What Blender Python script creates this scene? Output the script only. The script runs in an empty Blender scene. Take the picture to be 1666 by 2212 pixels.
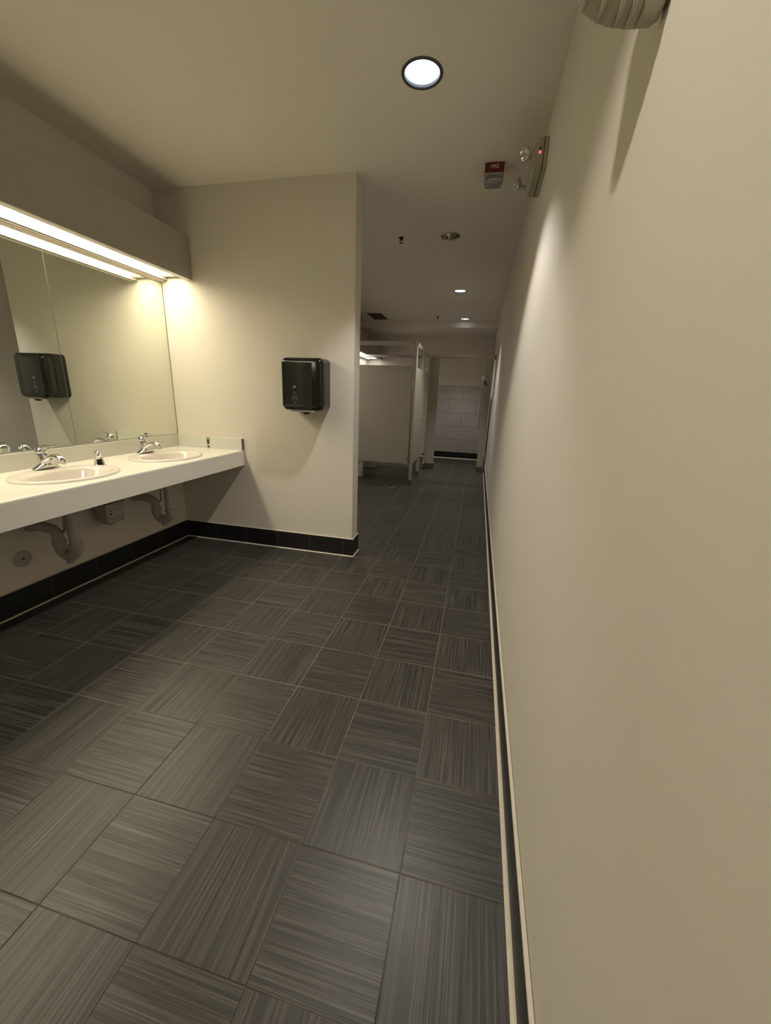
import bpy, bmesh, math, random
from mathutils import Vector, Matrix
random.seed(4)
S = bpy.context.scene
COL = S.collection
# ------------------------------------------------------------------ camera, world, exposure, light levels
def Rz(a): return Matrix.Rotation(a, 3, 'Z')
def Rx(a): return Matrix.Rotation(a, 3, 'X')
cam_d = bpy.data.cameras.new('camera'); cam = bpy.data.objects.new('camera', cam_d); COL.objects.link(cam)
cam_d.sensor_fit = 'HORIZONTAL'; cam_d.sensor_width = 36
cam_d.lens = 836.4 / 1666 * 36
cam_d.shift_x = -2.18 / 1666; cam_d.shift_y = -15.05 / 1666
cam_d.clip_start = 0.02; cam_d.clip_end = 50
rot = Rz(0.21676) @ Rx(1.29635) @ Rz(0.03805)
cam.matrix_world = Matrix.Translation((1.01638, -0.79684, 1.34097)) @ rot.to_4x4()
S.camera = cam
w = bpy.data.worlds.new('world'); S.world = w; w.use_nodes = True
w.node_tree.nodes['Background'].inputs[0].default_value = (0.9, 0.85, 0.75, 1)
w.node_tree.nodes['Background'].inputs[1].default_value = 0.0
S.view_settings.view_transform = 'Standard'; S.view_settings.look = 'None'
S.view_settings.gamma = 1; S.view_settings.use_curve_mapping = False
S.view_settings.exposure = 0.14
VANITY = 16.0; VANITY_COL = (1.0, 0.88, 0.64)
STALL_TUBE = 5.0
SPOT_W = 62; SPOT_COL = (1.0, 0.91, 0.80); LENS = 3.2


T = 0.3078
XL, XR, YD, YB, YF, H = -1.553, 1.242, 2.167, 8.30, -2.70, 2.778
XE, DT = 0.072, 0.145      # end of the dividing wall, its thickness

# ------------------------------------------------------------------ node helpers
def newmat(name):
    m = bpy.data.materials.new(name); m.use_nodes = True
    nt = m.node_tree; b = nt.nodes['Principled BSDF']
    return m, nt, b
def M_(nt, op, a, b=None, c=None):
    n = nt.nodes.new('ShaderNodeMath'); n.operation = op
    for i, v in enumerate((a, b, c)):
        if v is None: continue
        if isinstance(v, (int, float)): n.inputs[i].default_value = v
        else: nt.links.new(v, n.inputs[i])
    return n.outputs[0]
def mixc(nt, f, a, b):
    n = nt.nodes.new('ShaderNodeMix'); n.data_type = 'RGBA'
    for i, v in ((0, f), (6, a), (7, b)):
        if isinstance(v, (int, float)): n.inputs[i].default_value = v
        elif isinstance(v, tuple): n.inputs[i].default_value = (*v, 1)
        else: nt.links.new(v, n.inputs[i])
    return n.outputs[2]
def noise(nt, vec, scale, detail=2, rough=.5):
    n = nt.nodes.new('ShaderNodeTexNoise'); n.inputs['Scale'].default_value = scale
    n.inputs['Detail'].default_value = detail; n.inputs['Roughness'].default_value = rough
    if vec is not None: nt.links.new(vec, n.inputs['Vector'])
    return n.outputs['Fac']
def pos(nt):
    g = nt.nodes.new('ShaderNodeNewGeometry'); s = nt.nodes.new('ShaderNodeSeparateXYZ')
    nt.links.new(g.outputs['Position'], s.inputs[0]); return g.outputs['Position'], s.outputs
def comb(nt, a, b, c):
    n = nt.nodes.new('ShaderNodeCombineXYZ')
    for i, v in enumerate((a, b, c)):
        if isinstance(v, (int, float)): n.inputs[i].default_value = v
        else: nt.links.new(v, n.inputs[i])
    return n.outputs[0]
def bump(nt, b, h, strength, dist=.001):
    n = nt.nodes.new('ShaderNodeBump'); n.inputs['Strength'].default_value = strength
    n.inputs['Distance'].default_value = dist; nt.links.new(h, n.inputs['Height'])
    nt.links.new(n.outputs[0], b.inputs['Normal'])
def plain(name, col, rough=.5, metal=0, var=.06, nscale=6, bmp=0, bscale=200, spec=.5):
    m, nt, b = newmat(name)
    p, _ = pos(nt)
    f = noise(nt, p, nscale, 3)
    nt.links.new(mixc(nt, f, tuple(c * (1 - var) for c in col), tuple(min(1, c * (1 + var)) for c in col)), b.inputs['Base Color'])
    b.inputs['Roughness'].default_value = rough; b.inputs['Metallic'].default_value = metal
    b.inputs['Specular IOR Level'].default_value = spec
    if bmp: bump(nt, b, noise(nt, p, bscale, 2), bmp)
    return m
def emit(name, col, s):
    m, nt, b = newmat(name)
    p, _ = pos(nt)
    f = noise(nt, p, 18, 2)
    nt.links.new(mixc(nt, f, tuple(c * .95 for c in col), col), b.inputs['Emission Color'])
    b.inputs['Base Color'].default_value = (.8, .8, .8, 1)
    b.inputs['Emission Strength'].default_value = s
    return m

# streaked porcelain tile floor: grid of 12 inch tiles, streaks turned in alternate tiles
def floor_mat():
    m, nt, b = newmat('streaked_tile')
    p, (X, Y, Z) = pos(nt)
    u = M_(nt, 'DIVIDE', X, T); v = M_(nt, 'DIVIDE', Y, T)
    i = M_(nt, 'FLOOR', u); j = M_(nt, 'FLOOR', v)
    par = M_(nt, 'FLOORED_MODULO', M_(nt, 'ADD', i, j), 2.0)
    wn = nt.nodes.new('ShaderNodeTexWhiteNoise'); nt.links.new(comb(nt, i, j, 3.0), wn.inputs['Vector'])
    rnd = wn.outputs['Value']
    inv = M_(nt, 'SUBTRACT', 1.0, par)
    s = M_(nt, 'ADD', M_(nt, 'MULTIPLY', X, inv), M_(nt, 'MULTIPLY', Y, par))
    l = M_(nt, 'ADD', M_(nt, 'MULTIPLY', Y, inv), M_(nt, 'MULTIPLY', X, par))
    rz = M_(nt, 'MULTIPLY', rnd, 57.0)
    n1 = noise(nt, comb(nt, M_(nt, 'MULTIPLY', s, 420.), M_(nt, 'MULTIPLY', l, 4.), rz), 1, 1)
    n2 = noise(nt, comb(nt, M_(nt, 'MULTIPLY', s, 130.), M_(nt, 'MULTIPLY', l, 2.), rz), 1, 2)
    st = M_(nt, 'ADD', M_(nt, 'MULTIPLY', n1, .55), M_(nt, 'MULTIPLY', n2, .45))
    r = nt.nodes.new('ShaderNodeValToRGB'); nt.links.new(st, r.inputs[0])
    e = r.color_ramp.elements; e[0].position = .32; e[0].color = (.020, .0185, .0165, 1); e[1].position = .70; e[1].color = (.128, .121, .104, 1)
    k = e.new(.50); k.color = (.055, .0515, .045, 1)
    br = M_(nt, 'ADD', M_(nt, 'MULTIPLY', rnd, .14), .93)
    mu = nt.nodes.new('ShaderNodeVectorMath'); mu.operation = 'SCALE'; nt.links.new(r.outputs[0], mu.inputs[0]); nt.links.new(br, mu.inputs['Scale'])
    fu = M_(nt, 'SUBTRACT', u, i); fv = M_(nt, 'SUBTRACT', v, j)
    du = M_(nt, 'MINIMUM', fu, M_(nt, 'SUBTRACT', 1., fu)); dv = M_(nt, 'MINIMUM', fv, M_(nt, 'SUBTRACT', 1., fv))
    d = M_(nt, 'MINIMUM', du, dv)
    g = M_(nt, 'LESS_THAN', d, .0055)
    gn = noise(nt, p, 9, 2)
    dirt = nt.nodes.new('ShaderNodeMapRange'); nt.links.new(M_(nt, 'ADD', Y, M_(nt, 'MULTIPLY', M_(nt, 'SUBTRACT', noise(nt, p, 1.7, 2), .5), 2.2)), dirt.inputs[0]); dirt.inputs[1].default_value = -.15; dirt.inputs[2].default_value = .75
    gc = mixc(nt, dirt.outputs[0], (.030, .024, .018), mixc(nt, gn, (.14, .12, .095), (.27, .235, .185)))
    nt.links.new(mixc(nt, g, mu.outputs[0], gc), b.inputs['Base Color'])
    ro = M_(nt, 'ADD', M_(nt, 'MULTIPLY', noise(nt, p, 2.5, 3), .10), .33)
    nt.links.new(M_(nt, 'ADD', ro, M_(nt, 'MULTIPLY', g, .3)), b.inputs['Roughness'])
    b.inputs['Specular IOR Level'].default_value = .42
    edge = M_(nt, 'MINIMUM', M_(nt, 'DIVIDE', d, .009), 1.0)
    mott = noise(nt, p, 420, 1)
    hh = M_(nt, 'ADD', M_(nt, 'MULTIPLY', edge, 1.2), M_(nt, 'ADD', M_(nt, 'MULTIPLY', n1, .25), M_(nt, 'MULTIPLY', mott, .25)))
    bump(nt, b, hh, .35, .0012)
    return m
def base_mat(name, axis, off=0.):
    m, nt, b = newmat(name)
    p, o = pos(nt); A = M_(nt, 'ADD', o[axis], off)
    u = M_(nt, 'DIVIDE', A, T); i = M_(nt, 'FLOOR', u)
    fu = M_(nt, 'SUBTRACT', u, i); d = M_(nt, 'MINIMUM', fu, M_(nt, 'SUBTRACT', 1., fu))
    n1 = noise(nt, comb(nt, M_(nt, 'MULTIPLY', o[2], 230.), M_(nt, 'MULTIPLY', A, 5.), M_(nt, 'MULTIPLY', i, 7.)), 1, 1)
    r = nt.nodes.new('ShaderNodeValToRGB'); nt.links.new(n1, r.inputs[0])
    e = r.color_ramp.elements; e[0].position = .3; e[0].color = (.006, .0057, .0053, 1); e[1].position = .72; e[1].color = (.024, .0225, .020, 1)
    g = M_(nt, 'LESS_THAN', d, .0062)
    nt.links.new(mixc(nt, g, r.outputs[0], (.10, .085, .065)), b.inputs['Base Color'])
    b.inputs['Roughness'].default_value = .4
    return m
def walltile_mat():
    m, nt, b = newmat('wall_tile')
    p, (X, Y, Z) = pos(nt)
    v = M_(nt, 'DIVIDE', M_(nt, 'SUBTRACT', Z, .14), .295); j = M_(nt, 'FLOOR', v)
    sh = M_(nt, 'MULTIPLY', M_(nt, 'FLOORED_MODULO', j, 2.), .305)
    u = M_(nt, 'DIVIDE', M_(nt, 'ADD', M_(nt, 'SUBTRACT', X, .66), sh), .61); i = M_(nt, 'FLOOR', u)
    fu = M_(nt, 'SUBTRACT', u, i); fv = M_(nt, 'SUBTRACT', v, j)
    du = M_(nt, 'MULTIPLY', M_(nt, 'MINIMUM', fu, M_(nt, 'SUBTRACT', 1., fu)), .61)
    dv = M_(nt, 'MULTIPLY', M_(nt, 'MINIMUM', fv, M_(nt, 'SUBTRACT', 1., fv)), .295)
    g = M_(nt, 'LESS_THAN', M_(nt, 'MINIMUM', du, dv), .0035)
    n = noise(nt, p, 5, 2)
    nt.links.new(mixc(nt, g, mixc(nt, n, (.43, .41, .385), (.48, .455, .43)), (.22, .19, .17)), b.inputs['Base Color'])
    b.inputs['Roughness'].default_value = .25
    return m
MAT = dict(
    paint=plain('wall_paint', (.74, .695, .61), .75, var=.025, nscale=2.5, bmp=.12, bscale=260, spec=.25),
    ceil=plain('ceiling_paint', (.88, .835, .745), .85, var=.03, nscale=2, bmp=.1, bscale=200, spec=.2),
    floor=floor_mat(), base_x=base_mat('base_tile_x', 0), base_y=base_mat('base_tile_y', 1), walltile=walltile_mat(),
    caulk=plain('caulk', (.62, .57, .48), .5, var=.12, nscale=30),
    laminate=plain('laminate', (.80, .78, .705), .32, var=.02, nscale=40, spec=.5),
    splash=plain('splash_laminate', (.68, .68, .60), .3, var=.02),
    edge=plain('raw_edge', (.16, .13, .10), .6),
    china=plain('china', (.78, .73, .66), .12, var=.02),
    chrome=plain('chrome', (.80, .80, .82), .08, 1, var=.03),
    dchrome=plain('brushed_metal', (.55, .55, .53), .28, 1, var=.08, nscale=40),
    silver=plain('mirror_glass', (.80, .83, .76), .0, 1, var=.004),
    fixture=plain('fixture_enamel', (.42, .385, .34), .5, var=.04),
    fixw=plain('fixture_white', (.66, .60, .50), .5),
    black=plain('black_plastic', (.006, .006, .006), .13, var=.2),
    dgrey=plain('charcoal_plastic', (.022, .024, .022), .22, var=.15),
    smoke=plain('smoked_window', (.018, .018, .016), .16, var=.2),
    tear=plain('tear_bar', (.40, .35, .31), .4),
    pvc=plain('pvc', (.46, .43, .38), .35, var=.04),
    boxpl=plain('box_plastic', (.40, .39, .31), .4),
    label=plain('label_paper', (.60, .58, .48), .6),
    ink=plain('ink', (.03, .03, .03), .6),
    print=plain('print_grey', (.22, .21, .19), .5),
    coat=plain('powder_coat', (.50, .47, .375), .42, var=.03, nscale=3),
    coatd=plain('powder_coat_edge', (.56, .53, .45), .4),
    alu=plain('aluminium_rail', (.62, .59, .55), .22, .95, var=.05),
    shoe=plain('pilaster_shoe', (.25, .22, .19), .35, .8, var=.1),
    red=plain('red_plastic', (.16, .008, .012), .35, var=.05),
    white=plain('white_ink', (.62, .58, .54), .5),
    ivory=plain('ivory_plastic', (.44, .415, .32), .4, var=.03),
    dark=plain('dark_gap', (.012, .010, .008), .7),
    bronze=plain('bronze', (.06, .04, .02), .4, .8),
    vent=plain('vent_grey', (.10, .09, .065), .6),
    blue=plain('blue_plastic', (.02, .03, .16), .4),
    reflector=plain('can_reflector', (.62, .58, .50), .16, 1, var=.1, nscale=14),
    trim=plain('can_trim', (.10, .10, .11), .35, .3),
    tube=emit('fluorescent_diffuser', VANITY_COL, VANITY),
    tube2=emit('stall_diffuser', (1.0, .92, .86), STALL_TUBE),
    lens=emit('downlight_lens', (.78, .90, 1.0), LENS),
    led=emit('red_led', (1.0, .03, .08), 6),
)
def glass_mat():
    m, nt, b = newmat('clear_plastic')
    p, _ = pos(nt)
    b.inputs['Base Color'].default_value = (.9, .9, .9, 1); b.inputs['Roughness'].default_value = .12
    b.inputs['Transmission Weight'].default_value = .85; b.inputs['IOR'].default_value = 1.4
    bump(nt, b, noise(nt, p, 120, 1), .4, .002)
    return m
MAT['glass'] = glass_mat()

# ------------------------------------------------------------------ mesh builder
class MB:
    def __init__(s): s.bm = bmesh.new()
    def box(s, x0, x1, y0, y1, z0, z1, bev=0, seg=2):
        vs = [s.bm.verts.new((x, y, z)) for x in (x0, x1) for y in (y0, y1) for z in (z0, z1)]
        fs = [s.bm.faces.new([vs[i] for i in q]) for q in ((0, 1, 3, 2), (4, 6, 7, 5), (0, 4, 5, 1), (2, 3, 7, 6), (0, 2, 6, 4), (1, 5, 7, 3))]
        if bev:
            es = list({e for f in fs for e in f.edges})
            bmesh.ops.bevel(s.bm, geom=es, offset=bev, segments=seg, affect='EDGES', profile=.5)
        return s
    def loft(s, rings, cap=True, close=False):
        R = [[s.bm.verts.new(p) for p in r] for r in rings]
        n = len(R[0])
        for a, b in zip(R, R[1:] + ([R[0]] if close else [])):
            for k in range(n):
                s.bm.faces.new((a[k], a[(k + 1) % n], b[(k + 1) % n], b[k]))
        if cap and not close:
            s.bm.faces.new(R[0][::-1]); s.bm.faces.new(R[-1])
        return s
    def tube(s, path, r, n=16, cap=True, flat=1.0, up=None):
        P = [Vector(p) for p in path]
        if isinstance(r, (int, float)): r = [r] * len(P)
        rings = []; ref = Vector(up) if up else None
        for i, p in enumerate(P):
            t = (P[min(i + 1, len(P) - 1)] - P[max(i - 1, 0)]).normalized()
            if ref is None:
                ref = Vector((0, 0, 1)) if abs(t.z) < .9 else Vector((1, 0, 0))
            a = t.cross(ref).normalized(); b = a.cross(t).normalized()
            if up is None: ref = b
            rr = r[i]; ra, rb = (rr if isinstance(rr, tuple) else (rr, rr * flat))
            rings.append([p + a * ra * math.cos(2 * math.pi * k / n) + b * rb * math.sin(2 * math.pi * k / n) for k in range(n)])
        return s.loft(rings, cap)
    def lathe(s, prof, c, n=32, axis='Z', cap=True, sy=1.0):
        rings = []
        for r, h in prof:
            ring = []
            for k in range(n):
                a = 2 * math.pi * k / n; x, y = r * math.cos(a), r * math.sin(a) * sy
                q = {'Z': (x, y, h), 'X': (h, x, y), 'Y': (y, h, x)}[axis]
                ring.append((c[0] + q[0], c[1] + q[1], c[2] + q[2]))
            rings.append(ring)
        return s.loft(rings, cap)
    def prism(s, poly, axis, a, b):
        def P(q, h): return {'X': (h, q[0], q[1]), 'Y': (q[0], h, q[1]), 'Z': (q[0], q[1], h)}[axis]
        return s.loft([[P(q, a) for q in poly], [P(q, b) for q in poly]])
    def quad(s, pts): s.bm.faces.new([s.bm.verts.new(p) for p in pts]); return s
    def holed(s, x0, x1, y0, y1, z, holes, drop=0):
        cx = holes[0][0]; hx = holes[0][4]
        ys = [y0]
        for h in sorted(holes, key=lambda h: h[1]): ys += [h[1] - h[5], h[1] + h[5]]
        ys.append(y1)
        s.quad([(x0, y0, z), (cx - hx, y0, z), (cx - hx, y1, z), (x0, y1, z)])
        s.quad([(cx + hx, y0, z), (x1, y0, z), (x1, y1, z), (cx + hx, y1, z)])
        for a, b in zip(ys[0::2], ys[1::2]):
            s.quad([(cx - hx, a, z), (cx + hx, a, z), (cx + hx, b, z), (cx - hx, b, z)])
        for (hx0, hy0, a, b, ex, ey) in holes:
            th = sorted([2 * math.pi * k / 48 for k in range(48)] + [math.atan2(sy * ey, sx * ex) % (2 * math.pi) for sx in (1, -1) for sy in (1, -1)])
            outer, inner, low = [], [], []
            for t in th:
                c, q = math.cos(t), math.sin(t)
                m = max(abs(c) / ex, abs(q) / ey)
                outer.append((hx0 + c / m, hy0 + q / m, z))
                t2 = math.atan2(q * a, c * b) if a != b else t
                inner.append((hx0 + a * math.cos(t2), hy0 + b * math.sin(t2), z))
                low.append((inner[-1][0], inner[-1][1], z + drop))
            s.loft([outer, inner] + ([low] if drop else []), cap=False)
        return s
def origin(o):
    v = Vector((0, 0, 0))
    while o is not None: v += o.location; o = o.parent
    return v
def build(name, mb, mat, parent=None, loc=None, smooth=False):
    bm = mb.bm
    bmesh.ops.remove_doubles(bm, verts=bm.verts, dist=1e-6)
    bmesh.ops.recalc_face_normals(bm, faces=bm.faces)
    me = bpy.data.meshes.new(name)
    off = origin(parent) if parent else Vector(loc or (0, 0, 0))
    bmesh.ops.translate(bm, verts=bm.verts, vec=-off)
    bm.to_mesh(me); bm.free()
    me.materials.append(MAT[mat] if isinstance(mat, str) else mat)
    if smooth:
        for p in me.polygons: p.use_smooth = True
        try: me.set_sharp_from_angle(angle=math.radians(smooth if smooth is not True else 40))
        except Exception: pass
    o = bpy.data.objects.new(name, me); COL.objects.link(o)
    if parent: o.parent = parent
    else: o.location = off
    return o
def thing(name, label, cat, loc, group=None):
    o = bpy.data.objects.new(name, None); o.empty_display_size = .05; COL.objects.link(o); o.location = loc
    o['label'] = label; o['category'] = cat
    if group: o['group'] = group
    return o
def tag(o, label, cat, group=None):
    o['label'] = label; o['category'] = cat
    if group: o['group'] = group
    return o
def struct(name, mb, mat, label=None, parent=None, smooth=False):
    o = build(name, mb, mat, parent, smooth=smooth)
    if not parent: o['kind'] = 'structure'
    if label: o['label'] = label
    return o
def text(name, body, size, mat, parent, M, ext=.0004, bold=0):
    cu = bpy.data.curves.new(name, 'FONT'); cu.body = body; cu.size = size; cu.extrude = ext
    cu.align_x = 'CENTER'; cu.align_y = 'CENTER'; cu.offset = bold
    t = bpy.data.objects.new('tmp', cu); COL.objects.link(t)
    dg = bpy.context.evaluated_depsgraph_get()
    me = bpy.data.meshes.new_from_object(t.evaluated_get(dg)); bpy.data.objects.remove(t)
    off = origin(parent); me.transform(Matrix.Translation(-off) @ M)
    me.materials.clear(); me.materials.append(MAT[mat])
    o = bpy.data.objects.new(name, me); COL.objects.link(o); o.parent = parent
    return o
def face_minus_y(x, y, z):  # text frame readable from -y
    return Matrix.Translation((x, y, z)) @ Matrix.Rotation(math.radians(90), 4, 'X')
def arc(c, r, a0, a1, n, pl='xz'):
    out = []
    for k in range(n + 1):
        a = math.radians(a0 + (a1 - a0) * k / n); p, q = r * math.cos(a), r * math.sin(a)
        out.append({'xz': (c[0] + p, c[1], c[2] + q), 'yz': (c[0], c[1] + p, c[2] + q), 'xy': (c[0] + p, c[1] + q, c[2])}[pl])
    return out
def copy_thing(o, dv, label=None):
    c = o.copy(); COL.objects.link(c); c.location = o.location + Vector(dv)
    if label: c['label'] = label
    for ch in list(o.children):
        d = ch.copy(); COL.objects.link(d); d.parent = c
        for g in ch.children:
            e = g.copy(); COL.objects.link(e); e.parent = d
    return c

# ------------------------------------------------------------------ room shell
DL = [(.62, -.51), (.62, 1.43), (.62, 3.32), (.615, 5.25), (.61, 7.24)]
struct('floor', MB().box(XL - .1, XR + .1, YF - .1, YB + .1, -.08, 0), 'floor')
mb = MB(); mb.holed(XL - .1, XR + .1, YF - .1, YB + .1, H, [(.617, y, .084, .084, .14, .14) for x, y in DL])
struct('ceiling', mb, 'ceil')
struct('ceiling_soffit', MB().box(XL, XR, 7.42, YB, 2.66, H - .001), 'ceil')
struct('wall_left', MB().box(XL - .1, XL, YF - .1, YB + .1, 0, H), 'paint')
struct('wall_right', MB().box(XR, XR + .1, YF - .1, YB + .1, 0, H), 'paint')
struct('wall_back', MB().box(XL, XR, YB, YB + .1, 0, H), 'paint')
struct('wall_front', MB().box(XL, XR, YF - .1, YF, 0, H), 'paint')
struct('wall_middle', MB().box(XL, XE, YD, YD + DT, 0, H - .0005), 'paint')
wt = struct('trim_1', MB().box(XL + .001, XR - .001, YB - .009, YB - .0005, .155, 1.615), 'walltile')
# baseboards of cut floor tile, with caulk beads top and bottom
def caulk(parent, axis, a0, a1, c, sgn, top=True, r0=.005, r1=.005):
    mb = MB()
    for (z, r) in ((0.0, r0),) + (((.155, r1),) if top else ()):
        if z == 0: prof = [(c, 0.0002), (c + sgn * r * 1.7, .0002), (c + sgn * r * .6, r * .7), (c, r * 1.5)]
        else: prof = [(c, z - .0005), (c - sgn * .010, z - .0005), (c - sgn * .010, z + r), (c - sgn * .001, z + r * .5)]
        mb.prism(prof, axis, a0, a1)
    build('caulk_bead', mb, 'caulk', parent)
tb = .012
b = struct('baseboard_left', MB().box(XL + .0005, XL + tb, YF, YD - tb, .0005, .155, .001, 1), 'base_y'); caulk(b, 'Y', YF, YD - tb, XL + tb, 1)
b = struct('baseboard_middle', MB().box(XL + tb, XE + tb, YD - tb, YD - .0005, .0005, .155, .001, 1), 'base_x'); caulk(b, 'X', XL + tb, XE + tb + .004, YD - tb, -1)
b = struct('baseboard_end', MB().box(XE + .0005, XE + tb, YD - .0005, YD + DT + tb, .0005, .155, .001, 1), 'base_y'); caulk(b, 'Y', YD - tb, YD + DT + tb, XE + tb, 1)
b = struct('baseboard_right', MB().box(XR - tb, XR - .0005, YF, 6.76, .0005, .155, .001, 1), 'base_y'); caulk(b, 'Y', YF, 6.76, XR - tb, -1, r0=.0075, r1=.008)
b = struct('baseboard_right', MB().box(XR - tb, XR - .0005, 6.82, YB, .0005, .155, .001, 1), 'base_y'); caulk(b, 'Y', 6.82, YB, XR - tb, -1)
b = struct('baseboard_back', MB().box(XL + tb, XR - tb, YB - .014, YB - .0005, .0005, .155, .001, 1), 'base_x'); caulk(b, 'X', XL + tb, XR - tb, YB - .014, -1, r0=.012)
b = struct('baseboard_left', MB().box(XL + .0005, XL + tb, YD + DT, YB, .0005, .155, .001, 1), 'base_y'); caulk(b, 'Y', YD + DT, YB, XL + tb, 1)
b = struct('baseboard_middle', MB().box(XL + tb, XE + tb, YD + DT + .0005, YD + DT + tb, .0005, .155, .001, 1), 'base_x')
# small chips of paint/dirt on the right baseboard
# ------------------------------------------------------------------ recessed downlights
lab = {1: 'large round recessed ceiling light nearest the camera, glowing bluish white',
       2: 'unlit recessed ceiling light showing its brass toned reflector',
       3: 'lit round ceiling light just beyond the unlit one',
       4: 'farthest small lit round ceiling light, above the end stall',
       0: 'lit round ceiling light behind the viewpoint, nearest the room entrance'}
for k, (x, y) in enumerate(DL):
    x = .617
    t = thing('recessed_downlight', lab[k], 'ceiling light', (x, y, H), 'round recessed lights along the ceiling')
    ring = MB().lathe([(.081, -.001), (.083, -.004), (.094, -.005), (.097, -.0005), (.097, .0), (.081, .0)], (x, y, H), 48, cap=False)
    build('trim_ring', ring, 'dchrome' if k == 2 else 'trim', t, smooth=True)
    if k == 2:
        build('reflector', MB().lathe([(.081, -.001), (.079, .02), (.070, .06), (.058, .10), (.045, .13), (.0449, .18)], (x, y, H), 48, cap=False), 'reflector', t, smooth=True)
        build('lamp_holder', MB().lathe([(.0448, .175), (.03, .174), (.022, .15), (.018, .115), (.001, .112)], (x, y, H), 24, cap=False), 'fixw', t, smooth=True)
    else:
        build('reflector', MB().lathe([(.081, -.001), (.081, .012), (.080, .014)], (x, y, H), 48, cap=False), 'trim', t, smooth=True)
        build('lens', MB().lathe([(.0795, .013), (.079, .008), (.06, .004), (.03, .003), (.0005, .003)], (x, y, H), 48, cap=False), 'lens', t, smooth=True)
        ld = bpy.data.lights.new('downlight_beam', 'SPOT'); ld.energy = SPOT_W * (1.1 if k == 1 else 0.8 if k == 0 else 1.1 if k == 3 else .8); ld.color = SPOT_COL if k == 0 else (1.0, .94, .89)
        ld.spot_size = math.radians({0: 119, 1: 98}.get(k, 92)); ld.spot_blend = {0: .35, 1: .42}.get(k, .75); ld.shadow_soft_size = .035
        lo = bpy.data.objects.new('downlight_beam', ld); COL.objects.link(lo); lo.parent = t; lo.location = (0, 0, -.012)

# ------------------------------------------------------------------ vanity light box over the mirrors
def light_box(label, y0, y1, xf, z0, z1, face, strip, endcap, yend):
    t = thing('valance_light', label, 'light fixture', ((XL + xf) / 2, (y0 + y1) / 2, z0))
    build('front_panel', MB().box(xf - .012, xf, y0, y1, z0, z1, .0015, 1), face, t)
    build('top_panel', MB().box(XL + .001, xf - .012, y0, y1, z1 - .012, z1), face, t)
    build('end_panel', MB().box(XL + .004, xf - .012, yend - .04, yend - .03, z0 + .02, z1 - .012), face, t)
    build('end_panel', MB().box(XL + .004, xf - .012, y0, y0 + .01, z0 + .02, z1 - .012), face, t)
    mb = MB().box(xf - .056, xf - .012, y0, y1, z0, z0 + .004).box(XL + .008, XL + .062, y0, y1, z0, z0 + .004)
    mb.box(XL + .058, XL + .062, y0, y1, z0, z0 + .035).box(xf - .056, xf - .052, y0, y1, z0, z0 + .025)
    mb.box(XL + .008, XL + .012, y0, y1, z0 - .012, z0 + .02)
    mb.box(XL + .02, XL + .026, y0, y1, z0 - .007, z0)
    build('bottom_frame', mb, 'fixw', t)
    build('diffuser', MB().box(XL + .062, xf - .056, y0 + .02, yend - .075, z0 + .022, z0 + .026), strip, t)
    return t
light_box('long grey boxed light valance glowing warm white over the sink mirrors', -1.2, YD - .006, -1.262, 2.156, 2.457, 'fixture', 'tube', True, YD - .004)
light_box('far boxed light valance on the left wall behind the toilet stalls', YD + DT + .05, YB - .06, -1.19, 2.115, 2.40, 'fixture', 'tube2', True, YB - .06)

# ------------------------------------------------------------------ mirrors
def mirror(label, y0, y1):
    t = thing('wall_mirror', label, 'mirror', (XL, (y0 + y1) / 2, .955), 'mirror panes over the sinks')
    build('mirror_glass', MB().box(XL + .001, XL + .007, y0 + .0016, y1 - .0016, .957, 2.140), 'silver', t)
    build('bottom_channel', MB().box(XL + .0005, XL + .010, y0, y1, .9495, .9565), 'dchrome', t)
    return t
mirror('frameless wall mirror pane at far left, reflecting the paper towel dispenser', -.70, 1.25)
m2 = mirror('frameless wall mirror pane in the corner beside the dividing wall', 1.25, YD - .004)
build('edge_strip', MB().box(XL + .0005, XL + .008, YD - .0045, YD - .0015, .957, 2.140), 'dark', m2)

# ------------------------------------------------------------------ countertop
CY0 = -1.2; CF = -.905
SK = [(-1.19, .885), (-1.19, 1.62)]
ct = thing('vanity_countertop', 'long off-white laminate vanity counter with two sinks under the mirrors', 'countertop', (-1.23, .5, .72))
holes = [(x, y, .205, .245, .235, .30) for x, y in SK]
mb = MB(); mb.holed(XL + .002, CF - .012, CY0, YD - .003, .85, holes, drop=-.03); mb.holed(XL + .002, CF - .012, CY0, YD - .003, .82, holes)
R = .012
prof = [(CF - R, .85)] + [(CF - R + R * math.sin(math.radians(a)), .85 - R + R * math.cos(math.radians(a))) for a in (15, 30, 45, 60, 75, 90)] + [(CF, .7225), (CF - .0025, .72), (CF - .022, .72), (CF - .022, .82), (CF - R, .82)]
mb.prism(prof, 'Y', CY0, YD - .003)
build('top', mb, 'laminate', ct)
build('backsplash', MB().box(XL + .001, XL + .021, CY0, YD - .023, .8502, .9485, .0015, 1), 'splash', ct)
ss = build('side_splash', MB().box(XL + .001, CF - .004, YD - .022, YD - .001, .8502, .9485, .0015, 1), 'splash', ct)
build('end_cap', MB().box(CF - .004, CF + .001, YD - .0225, YD - .001, .8502, .9475), 'edge', ss)
mb = MB().box(-1.247, -1.213, YD - .024, YD - .0215, .851, .945)
build('joint_clip', mb, 'chrome', ss)
mb = MB().box(-1.240, -1.222, YD - .0262, YD - .0238, .856, .872).box(-1.240, -1.222, YD - .0262, YD - .0238, .884, .925)
build('clip_slot', mb, 'ink', ss)

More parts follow.
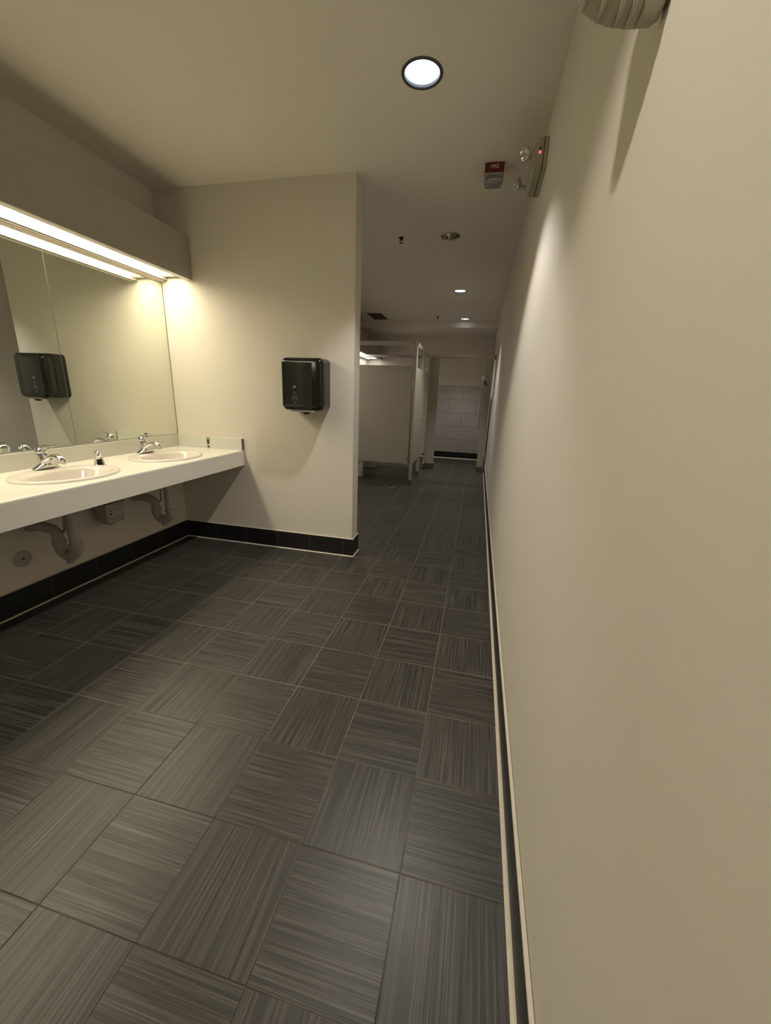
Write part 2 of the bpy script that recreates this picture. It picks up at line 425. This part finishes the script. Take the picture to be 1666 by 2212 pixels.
# ------------------------------------------------------------------ sinks
def ering(cx, cy, a, b, z, n=64): return [(cx + a * math.cos(2 * math.pi * k / n), cy + b * math.sin(2 * math.pi * k / n), z) for k in range(n)]
def sink(x, y, label):
    t = thing('sink', label, 'sink', (x, y, .855), 'oval drop-in sinks')
    bx = x + .032
    rings = [ering(x, y, .222, .262, .8503), ering(x, y, .223, .263, .856), ering(x, y, .219, .259, .862), ering(x, y, .208, .248, .8645),
             ering(x + .012, y, .190, .228, .8625), ering(bx, y, .166, .215, .8605), ering(bx, y, .158, .207, .857), ering(bx, y, .150, .198, .842),
             ering(bx, y, .138, .182, .80), ering(bx, y, .115, .152, .755), ering(bx, y, .075, .10, .728), ering(bx, y, .023, .023, .720)]
    build('basin', MB().loft(rings, cap=False), 'china', t, smooth=60)
    outer = [ering(x, y, .200, .240, .849), ering(bx, y, .160, .21, .835), ering(bx, y, .148, .192, .795), ering(bx, y, .125, .162, .745), ering(bx, y, .085, .11, .718), ering(bx, y, .028, .028, .708)]
    build('bowl_underside', MB().loft(outer, cap=False), 'china', t, smooth=60)
    build('drain', MB().lathe([(.024, 0), (.024, .003), (.018, .004), (.014, .001), (.001, .001)], (bx, y, .719), 24, cap=False), 'chrome', t, smooth=True)
    return t
sink(*SK[0], 'oval beige drop-in sink nearest the camera, left of the two')
sink(*SK[1], 'oval beige drop-in sink in the corner, beside the dividing wall')

# ------------------------------------------------------------------ faucets
def faucet(x, y, label):
    z = .8650
    t = thing('faucet', label, 'faucet', (x, y, z), 'chrome single lever faucets')
    # spreading base: two curved feet meeting the body
    mb = MB()
    P = []; Rr = []
    for k in range(15):
        s = -1 + 2 * k / 14; yy = s * .071
        h = .004 + .030 * (1 - abs(s)) ** 1.1 + .010 * (1 - s * s)
        P.append((x + .010 * (1 - abs(s)), y + yy, z + h * .5)); w_ = .024 + .006 * (1 - abs(s)) if abs(s) < .99 else .012
        Rr.append((w_, max(.004, h * .55)))
    mb.tube(P, Rr, 20, up=(0, 0, 1))
    build('base', mb, 'chrome', t, smooth=60)
    # body column
    rings = []
    for h, rx, ry, dx in ((.006, .030, .036, .004), (.02, .029, .032, .003), (.04, .028, .029, .0), (.06, .029, .0285, -.003), (.078, .029, .028, -.006), (.088, .0275, .0265, -.008)):
        rings.append([(x + dx + rx * math.cos(a), y + ry * math.sin(a), z + h) for a in [2 * math.pi * k / 28 for k in range(28)]])
    build('body', MB().loft(rings), 'chrome', t, smooth=60)
    # spout arching over the bowl
    P = [(x - .004, y, z + .022), (x + .018, y, z + .045), (x + .045, y, z + .064), (x + .075, y, z + .074), (x + .103, y, z + .075), (x + .126, y, z + .067), (x + .142, y, z + .055), (x + .149, y, z + .045)]
    Rr = [(.029, .026), (.028, .023), (.024, .018), (.0195, .0135), (.018, .0125), (.0175, .012), (.017, .011), (.013, .008)]
    build('spout', MB().tube(P, Rr, 20, up=(0, 0, 1)), 'chrome', t, smooth=60)
    build('aerator', MB().lathe([(.0095, -.012), (.0105, -.008), (.0105, .004), (.006, .006)], (x + .141, y, z + .045), 20), 'dchrome', t, smooth=True)
    # lever handle: dome and flat curved blade
    build('handle_dome', MB().lathe([(.0275, 0), (.029, .004), (.0285, .014), (.025, .024), (.0165, .031), (.004, .034), (.0005, .0342)], (x - .009, y, z + .089), 28), 'chrome', t, smooth=60)
    P = [(x - .022, y, z + .105), (x - .004, y, z + .122), (x + .02, y, z + .129), (x + .05, y, z + .130), (x + .082, y, z + .133), (x + .103, y, z + .138)]
    Rr = [(.016, .010), (.0175, .0085), (.0165, .006), (.0145, .0042), (.0125, .0032), (.008, .002)]
    build('lever', MB().tube(P, Rr, 18, up=(0, 0, 1)), 'chrome', t, smooth=60)
    return t
f1 = faucet(-1.395, .925, 'chrome single lever faucet on the sink nearest the camera')
copy_thing(f1, (0, .712, 0), 'chrome single lever faucet on the corner sink by the dividing wall')

# soap dispenser
x, y, z = -1.268, 1.153, .8505
t = thing('soap_dispenser', 'small curved chrome counter soap dispenser with black window between the sinks', 'soap dispenser', (x, y, z))
rings = []
for h, rx, ry, dx, dy in ((0, .025, .028, 0, 0), (.004, .026, .029, 0, 0), (.008, .023, .026, 0, 0), (.03, .020, .023, .0, -.001), (.05, .017, .020, .001, -.003), (.07, .0145, .018, .004, -.007), (.085, .013, .016, .008, -.011), (.096, .010, .011, .012, -.014), (.101, .004, .004, .014, -.016)):
    rings.append([(x + dx + rx * 1.2 * math.cos(a), y + dy + ry * 1.2 * math.sin(a), z + h) for a in [2 * math.pi * k / 24 for k in range(24)]])
build('body', MB().loft(rings), 'chrome', t, smooth=60)
build('spout', MB().tube([(x + .006, y - .008, z + .088), (x + .018, y - .018, z + .092), (x + .030, y - .028, z + .086), (x + .036, y - .033, z + .076)], [.011, .0115, .0105, .007], 16), 'chrome', t, smooth=60)
d = Vector((.76, -.65, 0)); s_ = Vector((.65, .76, 0))
mb = MB(); c0 = Vector((x, y, z))
q = []
for h, off in ((.012, .0315), (.046, .0262)):
    q.append((c0 + d * off - s_ * .0135 + Vector((0, 0, h)), c0 + d * off + s_ * .0135 + Vector((0, 0, h))))
a_, b_ = q
fr = [a_[0], a_[1], b_[1], b_[0]]
mb.loft([[p - d * .010 for p in fr], [p for p in fr]])
build('sensor_window', mb, 'black', t)

# ------------------------------------------------------------------ drain traps under the counter
def trap(x, y, label):
    t = thing('drain_trap', label, 'drain pipe', (x, y, .35), 'white drain traps under the sinks')
    r = .030
    zb = .408
    build('tailpiece', MB().tube([(x, y, .700), (x, y, .60), (x, y, zb + .02)], r - .001, 24), 'pvc', t, smooth=True)
    cx = x - .062
    P = [(x, y, zb + .02), (x, y, zb)] + arc((cx, y, zb), .062, 0, -180, 14)[1:] + [(x - .124, y, zb + .018)]
    build('u_bend', MB().tube(P, r + .002, 24), 'pvc', t, smooth=True)
    for (px, pz) in ((x, zb + .018), (x - .124, zb + .018)):
        build('slip_nut', MB().lathe([(r + .003, -.010), (r + .0065, -.007), (r + .0065, .007), (r + .003, .010)], (px, y, pz), 24), 'pvc', t, smooth=True)
    build('cleanout_plug', MB().lathe([(.018, -.032), (.020, -.028), (.020, 0), (.026, .02)], (cx, y, zb - .078), 20), 'pvc', t, smooth=True)
    ex = x - .124
    P = [(ex, y, zb + .018)] + arc((ex - .055, y, zb + .045), .055, 0, 90, 8) + [(XL + .03, y, zb + .106)]
    build('trap_arm', MB().tube(P, r, 24), 'pvc', t, smooth=True)
    build('wall_collar', MB().lathe([(r + .002, .032), (r + .008, .03), (r + .008, .006), (r + .014, .004), (r + .014, .0005)], (XL, y, zb + .106), 24, axis='X'), 'pvc', t, smooth=True)
    build('supply_line', MB().tube([(x - .075, y + .02, .72), (x - .078, y + .02, .60), (x - .082, y + .015, .50), (x - .13, y + .02, .47), (XL + .02, y + .05, .52)], .008, 12), 'dchrome', t, smooth=True)
    return t
t1 = trap(-1.235, .89, 'white pvc drain trap under the sink nearest the camera')
copy_thing(t1, (.0, .745, 0), 'white pvc drain trap under the corner sink')

# soap reservoir box on the wall under the counter
t = thing('reservoir_box', 'beige plastic box with white sticker hung under the counter between the traps', 'box', (-1.45, 1.33, .39))
x0, x1, y0, y1 = -1.495, -1.41, 1.262, 1.402
mb = MB()
def rr(z, i, zc=0): return [(x0 + i, y0 + i, z), (x1 - i, y0 + i, z), (x1 - i, y1 - i, z), (x0 + i, y1 - i, z)]
mb.loft([rr(.405, .012), rr(.412, .004), rr(.50, .0), rr(.535, -.004), rr(.548, -.002)])
bo = build('box_body', mb, 'boxpl', t)
build('black_lid', MB().box(x0 - .004, x1 + .006, y0 - .006, y1 + .006, .549, .585, .003, 1), 'black', t)
build('outlet', MB().lathe([(.016, -.014), (.018, -.010), (.018, .004)], ((x0 + x1) / 2, y0 + .06, .401), 16), 'boxpl', t, smooth=True)
lb = build('sticker', MB().box(x1 + .0001, x1 + .0012, y0 + .016, y1 - .010, .462, .506), 'label', t)
mb = MB().box(x1 + .0012, x1 + .0018, y0 + .022, y0 + .038, .468, .484); y0 -= .060
for k, (a, b2, zz) in enumerate(((.08, .10, .500), (.103, .14, .502), (.145, .18, .500), (.108, .135, .490), (.108, .13, .483), (.108, .138, .476), (.145, .178, .488), (.145, .17, .480))):
    mb.box(x1 + .0012, x1 + .0018, y0 + a, y0 + b2, zz - .006, zz - .006 + (.005 if k < 3 else .002))
build('sticker_print', mb, 'ink', lb); y0 += .060
build('mounting_arm', MB().box(XL + .0005, x0 - .004, y0 + .05, y1 - .05, .50, .575), 'black', t)

# round wall cleanout cover
t = thing('cleanout_cover', 'round flat cover plate on the wall under the near end of the counter', 'cover plate', (XL, .808, .325))
build('plate', MB().lathe([(.050, .0005), (.050, .004), (.047, .006), (.012, .0075), (.008, .0065), (.001, .0065)], (XL, .808, .325), 36, axis='X'), 'pvc', t, smooth=50)
build('screw', MB().lathe([(.007, .006), (.006, .0085), (.001, .009)], (XL, .808, .325), 14, axis='X'), 'bronze', t, smooth=True)

# ------------------------------------------------------------------ paper towel dispenser
def rrect(x0, x1, z0, z1, r, y, n=7):
    pts = []
    for cx, cz, a0 in ((x1 - r, z1 - r, 0), (x0 + r, z1 - r, 90), (x0 + r, z0 + r, 180), (x1 - r, z0 + r, 270)):
        for k in range(n + 1):
            a = math.radians(a0 + 90 * k / n); pts.append((cx + r * math.cos(a), y, cz + r * math.sin(a)))
    return pts
x0, x1, z0, z1 = -.438, -.108, 1.213, 1.588
t = thing('paper_towel_dispenser', 'glossy black paper towel dispenser mounted on the dividing wall', 'paper towel dispenser', ((x0 + x1) / 2, YD - .1, z0))
rings = [rrect(x0 - .006, x1 - .012, z0 + .006, z1 + .004, .035, YD - .001), rrect(x0 - .006, x1 - .010, z0 + .004, z1 + .004, .035, YD - .06), rrect(x0 - .003, x1 - .008, z0 + .002, z1 + .002, .035, YD - .10)]
build('rear_housing', MB().loft(rings), 'dgrey', t, smooth=40)
rings = [rrect(x0 - .004, x1 - .005, z0, z1 + .004, .038, YD - .103), rrect(x0, x1, z0, z1 + .002, .040, YD - .13), rrect(x0 + .002, x1 + .001, z0, z1, .042, YD - .165)]
for k in range(1, 7):
    a = math.radians(15 * k); i = .028 * (1 - math.cos(a)); rings.append(rrect(x0 + .002 + i, x1 + .001 - i, z0 + i * .6, z1 - i, max(.042 - i * .6, .01), YD - .165 - .034 * math.sin(a)))
cv = build('cover', MB().loft(rings), 'black', t, smooth=40)
yf = YD - .199
# slightly bowed smoked window panel
rings = []
W0, W1 = x0 + .032, x1 - .078
for k in range(13):
    xx = W0 + (W1 - W0) * k / 12; s = (k / 6 - 1)
    yy = yf - .0015 - .006 * (1 - s * s)
    rings.append([(xx, yf + .001, z0 + .040), (xx, yy, z0 + .040), (xx, yy - .0005, z1 - .036), (xx, yf + .001, z1 - .036)])
wn = build('window_panel', MB().loft(rings), 'smoke', t, smooth=30)
yp = yf - .0094
PX = x0 + .118
mb = MB()
q = [(PX - .0125, z0 + .160), (PX + .0105, z0 + .160), (PX + .0125, z0 + .176), (PX - .004, z0 + .178), (PX - .0125, z0 + .170)]
mb.prism(q, 'Y', yp, yp + .002)
build('maker_mark', mb, 'print', wn)
text('maker_mark_text', 'Tork', .0095, 'ink', wn, face_minus_y(PX, yp - .0003, z0 + .1675), .0002, .0002)
text('small_print', 'Matic', .0100, 'print', wn, face_minus_y(PX, yp, z0 + .1295), .0002)
mb = MB(); L = .0013
def bar(xa, za, xb, zb, wd=L):
    d = Vector((xb - xa, 0, zb - za)); n = Vector((-d.z, 0, d.x)).normalized() * wd / 2
    a = Vector((xa, yp, za)); b2 = Vector((xb, yp, zb)); f = [a - n, b2 - n, b2 + n, a + n]
    mb.loft([f, [v + Vector((0, .0015, 0)) for v in f]])
c = z0 + .098
for s in (1, -1):
    bar(PX + s * .014, c + .018, PX + s * .014, c - .002)
    bar(PX + s * .014, c - .004, PX + s * .020, c - .006); bar(PX + s * .020, c - .006, PX + s * .023, c - .016); bar(PX + s * .023, c - .016, PX + s * .018, c - .026)
    bar(PX + s * .014, c - .004, PX + s * .010, c - .010); bar(PX + s * .012, c - .010, PX + s * .014, c - .024)
bar(PX - .014, c + .018, PX + .014, c + .018); bar(PX - .014, c - .018, PX + .014, c - .018)
bar(PX, c + .009, PX, c - .010, .005)
c = z0 + .055
for a, b2 in (((0, .009), (-.005, 0)), ((-.005, 0), (0, -.008)), ((0, -.008), (.005, 0)), ((.005, 0), (0, .009)), ((0, .006), (0, -.004))):
    bar(PX + a[0], c + a[1], PX + b2[0], c + b2[1])
build('pull_icon', mb, 'print', wn)
# side grip inlay on the left flank, slot below, tear bar, knob
mb = MB(); mb.box(x0 - .0035, x0 + .002, YD - .155, YD - .115, z0 + .04, z1 - .035, .0015, 1)
build('side_grip', mb, 'dgrey', t)
build('side_grip', MB().box(x1 - .001, x1 + .0022, YD - .155, YD - .115, z0 + .04, z1 - .035, .0015, 1), 'dgrey', t)
build('lower_lip', MB().box(x0 + .045, x1 - .075, yf - .004, yf + .02, z0 + .004, z0 + .026, .003, 2), 'black', t)
mb = MB(); mb.prism([(x0 + .075, z0 - .012), (x1 - .055, z0 - .012), (x1 - .062, z0 + .003), (x0 + .083, z0 + .003)], 'Y', YD - .196, YD - .150)
build('tear_bar', mb, 'tear', t)
mb = MB().lathe([(.010, -.028), (.022, -.027), (.027, -.016), (.028, -.010)], (x0 + .185, YD - .155, z0), 24)
build('feed_knob', mb, 'black', t, smooth=50)

# ------------------------------------------------------------------ fire strobe on the ceiling
t = thing('fire_strobe', 'red ceiling fire alarm strobe with clear lens and white lettering', 'fire alarm', (.972, 2.265, H))
build('housing', MB().prism([(.913, H - .0005), (1.032, H - .0005), (1.030, H - .052), (.914, H - .052)], 'Y', 2.19, 2.345), 'red', t)
text('fire_lettering', 'FIRE', .029, 'white', t, face_minus_y(.973, 2.1893, H - .024), .0003, .0006)
def ln(z, i, j): return [(.917 + i, 2.195 + j, z), (1.027 - i, 2.195 + j, z), (1.027 - i, 2.335 - j, z), (.917 + i, 2.335 - j, z)]
build('clear_lens', MB().loft([ln(H - .0525, 0, 0), ln(H - .074, .001, .002), ln(H - .090, .018, .02), ln(H - .094, .028, .03)]), 'glass', t)
build('flash_tube', MB().tube([(.945, 2.23, H - .070), (.972, 2.22, H - .074), (1.0, 2.23, H - .070)], .006, 12), 'chrome', t, smooth=True)
build('lens_reflector', MB().box(.925, 1.02, 2.235, 2.29, H - .082, H - .053, .01, 2), 'dchrome', t)

# ------------------------------------------------------------------ emergency light on the right wall
t = thing('emergency_light', 'ivory twin-head emergency light on the right wall near the ceiling', 'emergency light', (1.20, 1.9, 2.52))
y0, y1, z0, z1 = 1.74, 2.06, 2.518, 2.655
build('back_plate', MB().box(XR - .022, XR - .0005, y0, y1, z0, z1, .003, 1), 'ivory', t)
prof = [(XR - .0225, z0 + .004), (XR - .060, z0 + .004), (XR - .068, z0 + .012), (XR - .078, z0 + .05), (XR - .078, z1 - .045), (XR - .055, z1 - .020), (XR - .050, z1 - .004), (XR - .0225, z1 - .004)]
cv = build('cover', MB().prism(prof, 'Y', y0 + .003, y1 - .003), 'ivory', t)
build('seam', MB().box(XR - .0232, XR - .0212, y0 - .0004, y1 + .0004, z0 - .0004, z1 + .0004), 'dark', t)
build('test_button', MB().lathe([(.0055, 0), (.0055, -.003), (.004, -.004)], (XR - .040, y0 + .003, z0 + .088), 16, axis='Y'), 'dark', t, smooth=True)
build('status_led', MB().lathe([(.0045, 0), (.0045, -.003), (.002, -.005)], (XR - .040, y0 + .003, z0 + .070), 16, axis='Y'), 'led', t, smooth=True)
def lamp_head(cx, cy, cz, dirv):
    d = Vector(dirv).normalized(); c = Vector((cx, cy, cz))
    h = build('lamp_head', MB().tube([c - d * .030, c - d * .022, c - d * .004, c, c + d * .004], [.012, .026, .032, .033, .030], 28), 'ivory', t, smooth=40)
    build('head_reflector', MB().tube([c + d * .0042, c + d * .006], [.026, .020], 28), 'chrome', h, smooth=40)
    build('bulb', MB().tube([c + d * .0062, c + d * .012, c + d * .014], [.009, .008, .003], 14), 'glass', h, smooth=True)
    build('swivel_arm', MB().tube([c - d * .02, (cx + .03, cy + .004, cz - .012), (XR - .076, cy + .01, cz - .018)], [.008, .010, .012], 14), 'ivory', t, smooth=True)
    mb = MB().lathe([(.0005, .008), (.006, .005), (.008, 0), (.006, -.005), (.0005, -.008)], (cx + .012, cy, cz + .032), 14)
    build('adjusting_knob', mb, 'ivory', t, smooth=True)
lamp_head(1.128, 1.775, 2.598, (-.35, -1, -.25))
lamp_head(1.112, 2.03, 2.578, (-1, -.1, -.5))

# ------------------------------------------------------------------ air freshener, top right corner
t = thing('air_freshener', 'ivory ribbed air freshener unit high on the right wall, above head height', 'air freshener', (1.18, .06, 1.95))
def prof_at(xx):
    # side outline of the shell at depth xx: near face, rounded lower edge, underside, far face
    tab = [(1.108, 2.02), (1.112, 1.992), (1.120, 1.977), (1.135, 1.966), (1.16, 1.953), (1.19, 1.946), (1.225, 1.944), (1.236, 1.952), (1.2414, 1.966)]
    for (xa, za), (xb, zb) in zip(tab, tab[1:]):
        if xa <= xx <= xb + 1e-9: b0 = za + (zb - za) * (xx - xa) / (xb - xa) - .018; break
    pts = [(.036, 2.16)]
    rr_ = .028
    for k in range(8):
        g = math.radians(180 + 90 * k / 7); pts.append((.036 + rr_ + rr_ * math.cos(g), b0 + rr_ + rr_ * math.sin(g)))
    for k in range(5):
        g = math.radians(270 + 90 * k / 4); pts.append((.078 + .010 * math.cos(g), b0 + .010 + .010 * math.sin(g)))
    pts.append((.088, 2.16))
    return pts
rings = [[(xx, y_, z_) for y_, z_ in prof_at(xx)] for xx in (1.108, 1.112, 1.120, 1.135, 1.16, 1.19, 1.225, 1.236, 1.2414)]
build('shell', MB().loft(rings), 'ivory', t, smooth=50)
for xx in (1.122, 1.148, 1.1745, 1.1915, 1.208):
    pp = prof_at(xx)
    P = [(xx - .012 * max(0, (q - 5) / 8) ** 1.5, y_ - (.002 if q < 5 else 0), z_ - (.002 if q > 3 else .0005)) for q, (y_, z_) in enumerate([(.036, 2.10)] + pp[1:10])]
    build('rib', MB().tube(P, [.0035] * (len(P) - 3) + [.003, .0022, .001], 10), 'ivory', t, smooth=True)

# ------------------------------------------------------------------ ceiling sprinklers, vent, floor drain
def sprinkler(x, y, label):
    t = thing('fire_sprinkler', label, 'sprinkler', (x, y, H), 'ceiling sprinklers')
    build('escutcheon', MB().lathe([(.026, -.0004), (.025, -.006), (.012, -.010)], (x, y, H), 24), 'bronze', t, smooth=50)
    build('body', MB().lathe([(.011, -.008), (.010, -.022), (.006, -.026)], (x, y, H), 16), 'bronze', t, smooth=50)
    build('frame_arm', MB().tube([(x - .010, y, H - .018), (x - .013, y, H - .03), (x - .003, y, H - .044), (x + .003, y, H - .044), (x + .013, y, H - .03), (x + .010, y, H - .018)], .0025, 8), 'bronze', t, smooth=True)
    build('deflector', MB().lathe([(.016, -.047), (.017, -.045), (.004, -.042)], (x, y, H), 20), 'bronze', t, smooth=50)
    return t
sp = sprinkler(.158, 3.30, 'dark ceiling sprinkler left of the unlit recessed light')
copy_thing(sp, (-.027, 3.70, 0), 'tiny far ceiling sprinkler left of the farthest light')
t = thing('ceiling_vent', 'square dark exhaust vent in the ceiling above the stalls', 'vent', (-1.0, 6.9, H))
mb = MB()
for a in ((-1.16, -1.13, 6.57, 7.25), (-.85, -.82, 6.57, 7.25), (-1.13, -.85, 6.57, 6.60), (-1.13, -.85, 7.22, 7.25)): mb.box(a[0], a[1], a[2], a[3], H - .010, H - .0005)
build('frame', mb, 'ceil', t)
mb = MB().box(-1.13, -.85, 6.60, 7.22, H - .002, H - .0008)
for k in range(20): mb.box(-1.129, -.851, 6.61 + k * .031, 6.622 + k * .031, H - .008, H - .002)
build('grille', mb, 'vent', t)
t = thing('floor_drain', 'small round floor drain before the first stall', 'floor drain', (-.19, 4.93, 0))
build('drain_ring', MB().lathe([(.075, .0005), (.072, .003), (.056, .003), (.054, .001)], (-.19, 4.93, 0), 32), 'shoe', t, smooth=40)
build('drain_grate', MB().lathe([(.055, .0012), (.053, .0025), (.001, .0025)], (-.19, 4.93, 0), 32), 'dark', t, smooth=40)

# ------------------------------------------------------------------ toilet partitions
PT = .025
def pilaster(label, x0, x1, y0, y1, z1=2.04):
    t = thing('partition_pilaster', label, 'partition post', ((x0 + x1) / 2, (y0 + y1) / 2, 0), 'partition pilasters')
    build('post', MB().box(x0, x1, y0, y1, .06, z1, .003, 2), 'coat', t)
    build('floor_shoe', MB().box(x0 - .004, x1 + .004, y0 - .004, y1 + .004, .0005, .095, .001, 1), 'shoe', t)
    return t
XP = .058
p1 = pilaster('slim pilaster at the front corner of the nearest stall', XP, XP + .03, 5.06, 5.18)
pilaster('narrow pilaster between the two side stall doors', XP, XP + .03, 5.82, 5.97)
pilaster('corner pilaster where the second stall meets the end stall', XP, XP + .03, 6.66, 6.778)
pilaster('wide grey pilaster left of the open end stall door', XP + .031, .255, 6.78, 6.81)
pilaster('grey pilaster against the right wall by the end stall', 1.085, 1.198, 6.78, 6.81)
def panel(label, x0, x1, y, br=True):
    t = thing('partition_panel', label, 'partition panel', ((x0 + x1) / 2, y, .335), 'side partition panels')
    build('panel', MB().box(x0, x1, y, y + PT, .335, 1.775, .003, 2), 'coat', t)
    for z in (1.70, .42):
        mb = MB().box(x1 - .018, x1 + .020, y - .012, y - .0005, z - .022, z + .022, .002, 1).box(x1 - .018, x1 + .020, y + PT + .0005, y + PT + .01, z - .022, z + .022, .002, 1)
        b_ = build('bracket', mb, 'dchrome', t)
        build('bracket_screw', MB().lathe([(.007, -.0115), (.006, -.016), (.001, -.017)], (x1 - .006, y, z), 12, axis='Y'), 'shoe', b_)
    return t
panel('large beige side panel of the nearest stall', XL + .02, .030, 5.09)
panel('inner divider panel between the two side stalls, mostly hidden', XL + .02, .030, 5.88)
panel('rear side panel between second stall and end stall, mostly hidden', XL + .02, .030, 6.785)
def door(label, c, v0, v1, axis, hinge_end, sgn=1):
    # axis 'Y': leaf lies along Y at x=c ; axis 'X': along X at y=c
    loc = (c, v0, .33) if axis == 'Y' else (v0, c, .33)
    t = thing('stall_door', label, 'stall door', loc, 'toilet stall doors')
    def bx(a0, a1, t0, t1, z0, z1, bv=0):
        return MB().box(t0, t1, a0, a1, z0, z1, bv, 1) if axis == 'Y' else MB().box(a0, a1, t0, t1, z0, z1, bv, 1)
    build('door_leaf', bx(v0, v1, c, c + .024, .33, 1.76, .003), 'coat', t)
    build('edge_band', bx(v0 - .001, v1 + .001, c + .008, c + .016, .329, 1.7615), 'coatd', t)
    la = v1 - .045 if hinge_end == 0 else v0 + .045
    ax = 'X' if axis == 'Y' else 'Y'
    cc = (c + .0245, la, 1.03) if axis == 'Y' else (la, c + .0245, 1.03)
    build('latch_knob', MB().lathe([(.013, 0), (.013, .010), (.009, .016)], cc, 16, axis=ax), 'chrome', t, smooth=40)
    ch = (c + .0245, (v0 + v1) / 2 + .20, 1.68) if axis == 'Y' else ((v0 + v1) / 2 + .2, c + .0245, 1.68)
    build('coat_hook_bumper', MB().lathe([(.020, 0), (.020, .004), (.010, .006), (.009, .022), (.012, .028)], ch, 16, axis=ax), 'dchrome', t, smooth=40)
    ha = v0 + .006 if hinge_end == 0 else v1 - .006
    for z in (.36, 1.72):
        cc = (c + .012, ha, z) if axis == 'Y' else (ha, c + .012, z)
        build('hinge', MB().lathe([(.011, -.028), (.011, .028)], cc, 12), 'dchrome', t, smooth=40)
    return t
door('closed door of the nearest side stall', XP + .004, 5.186, 5.813, 'Y', 0)
door('closed pale door of the second side stall', XP + .004, 5.977, 6.652, 'Y', 0)
ed = door('open end stall door seen edge-on, swung inward', 1.043, 6.83, 7.62, 'Y', 0)
# headrails
t = tag(build('headrail', MB().box(-1.188, XP + .012, 5.085, 5.125, 2.05, 2.108, .003, 1), 'coatd', loc=(-.7, 5.1, 2.05)), 'beige overhead rail across the near side of the first stall', 'headrail', 'partition headrails')
t = tag(build('headrail', MB().box(XP - .004, XP + .034, 5.126, 6.775, 2.041, 2.100, .003, 1), 'coatd', loc=(.07, 5.9, 2.04)), 'overhead rail running away above the two side stall doors', 'headrail', 'partition headrails')
t = tag(build('headrail', MB().box(-1.188, XR - .001, 6.776, 6.815, 2.042, 2.098, .010, 3), 'alu', loc=(.2, 6.8, 2.04)), 'shiny metal overhead rail across the end stall opening', 'headrail', 'partition headrails')
build('rail_end_cap', MB().box(XP + .004, XP + .026, 5.1195, 5.1255, 2.06, 2.095), 'dark', COL.objects.get('headrail'))
build('wall_bracket', MB().box(XR - .012, XR - .0011, 6.77, 6.82, 2.03, 2.115, .001, 1), 'dark', t)
# bundle of keys and a latch by the end door
t = thing('wall_hook', 'small metal hook with blue tab beside the open end stall door', 'hook', (1.10, 6.775, 1.6))
build('plate', MB().box(1.100, 1.150, 6.770, 6.7795, 1.585, 1.615, .001, 1), 'shoe', t)
build('ring', MB().tube(arc((1.088, 6.772, 1.69), .020, 0, 360, 18), .004, 8), 'white', t, smooth=True)
build('blue_tab', MB().box(1.078, 1.112, 6.768, 6.778, 1.60, 1.665, .003, 1), 'blue', t)

# ------------------------------------------------------------------ toilets
def toilet(x, y, label):
    t = thing('toilet', label, 'toilet', (x, y, 0), 'toilets in the stalls')
    def er(cx, a, b2, z, n=40, sq=1.0):
        return [(cx + a * (abs(math.cos(g)) ** sq) * (1 if math.cos(g) >= 0 else -1), y + b2 * (abs(math.sin(g)) ** sq) * (1 if math.sin(g) >= 0 else -1), z) for g in [2 * math.pi * k / n for k in range(n)]]
    build('pedestal', MB().loft([er(x - .01, .262, .105, .0005, sq=.7), er(x - .01, .262, .105, .02, sq=.7), er(x - .01, .255, .102, .06, sq=.75), er(x - .01, .25, .10, .18, sq=.8), er(x - .01, .255, .13, .28), er(x + .02, .27, .175, .36), er(x + .03, .275, .185, .40)]), 'china', t, smooth=60)
    build('seat', MB().loft([er(x + .03, .27, .185, .402), er(x + .03, .278, .19, .410), er(x + .03, .27, .185, .424), er(x + .03, .165, .105, .424), er(x + .03, .165, .105, .402)], cap=False, close=True), 'white', t, smooth=50)
    build('tank', MB().box(XL + .015, XL + .20, y - .22, y + .22, .40, .74, .02, 3), 'china', t, smooth=40)
    build('tank_lid', MB().box(XL + .010, XL + .21, y - .23, y + .23, .742, .775, .01, 2), 'china', t, smooth=40)
    build('flush_handle', MB().tube([(XL + .202, y - .15, .68), (XL + .225, y - .15, .68), (XL + .228, y - .09, .675)], .007, 10), 'chrome', t, smooth=True)
    return t
tl = toilet(-1.06, 5.53, 'toilet base showing under the near panel, in the first stall')
copy_thing(tl, (0, .92, 0), 'second toilet, in the stall behind the first one')
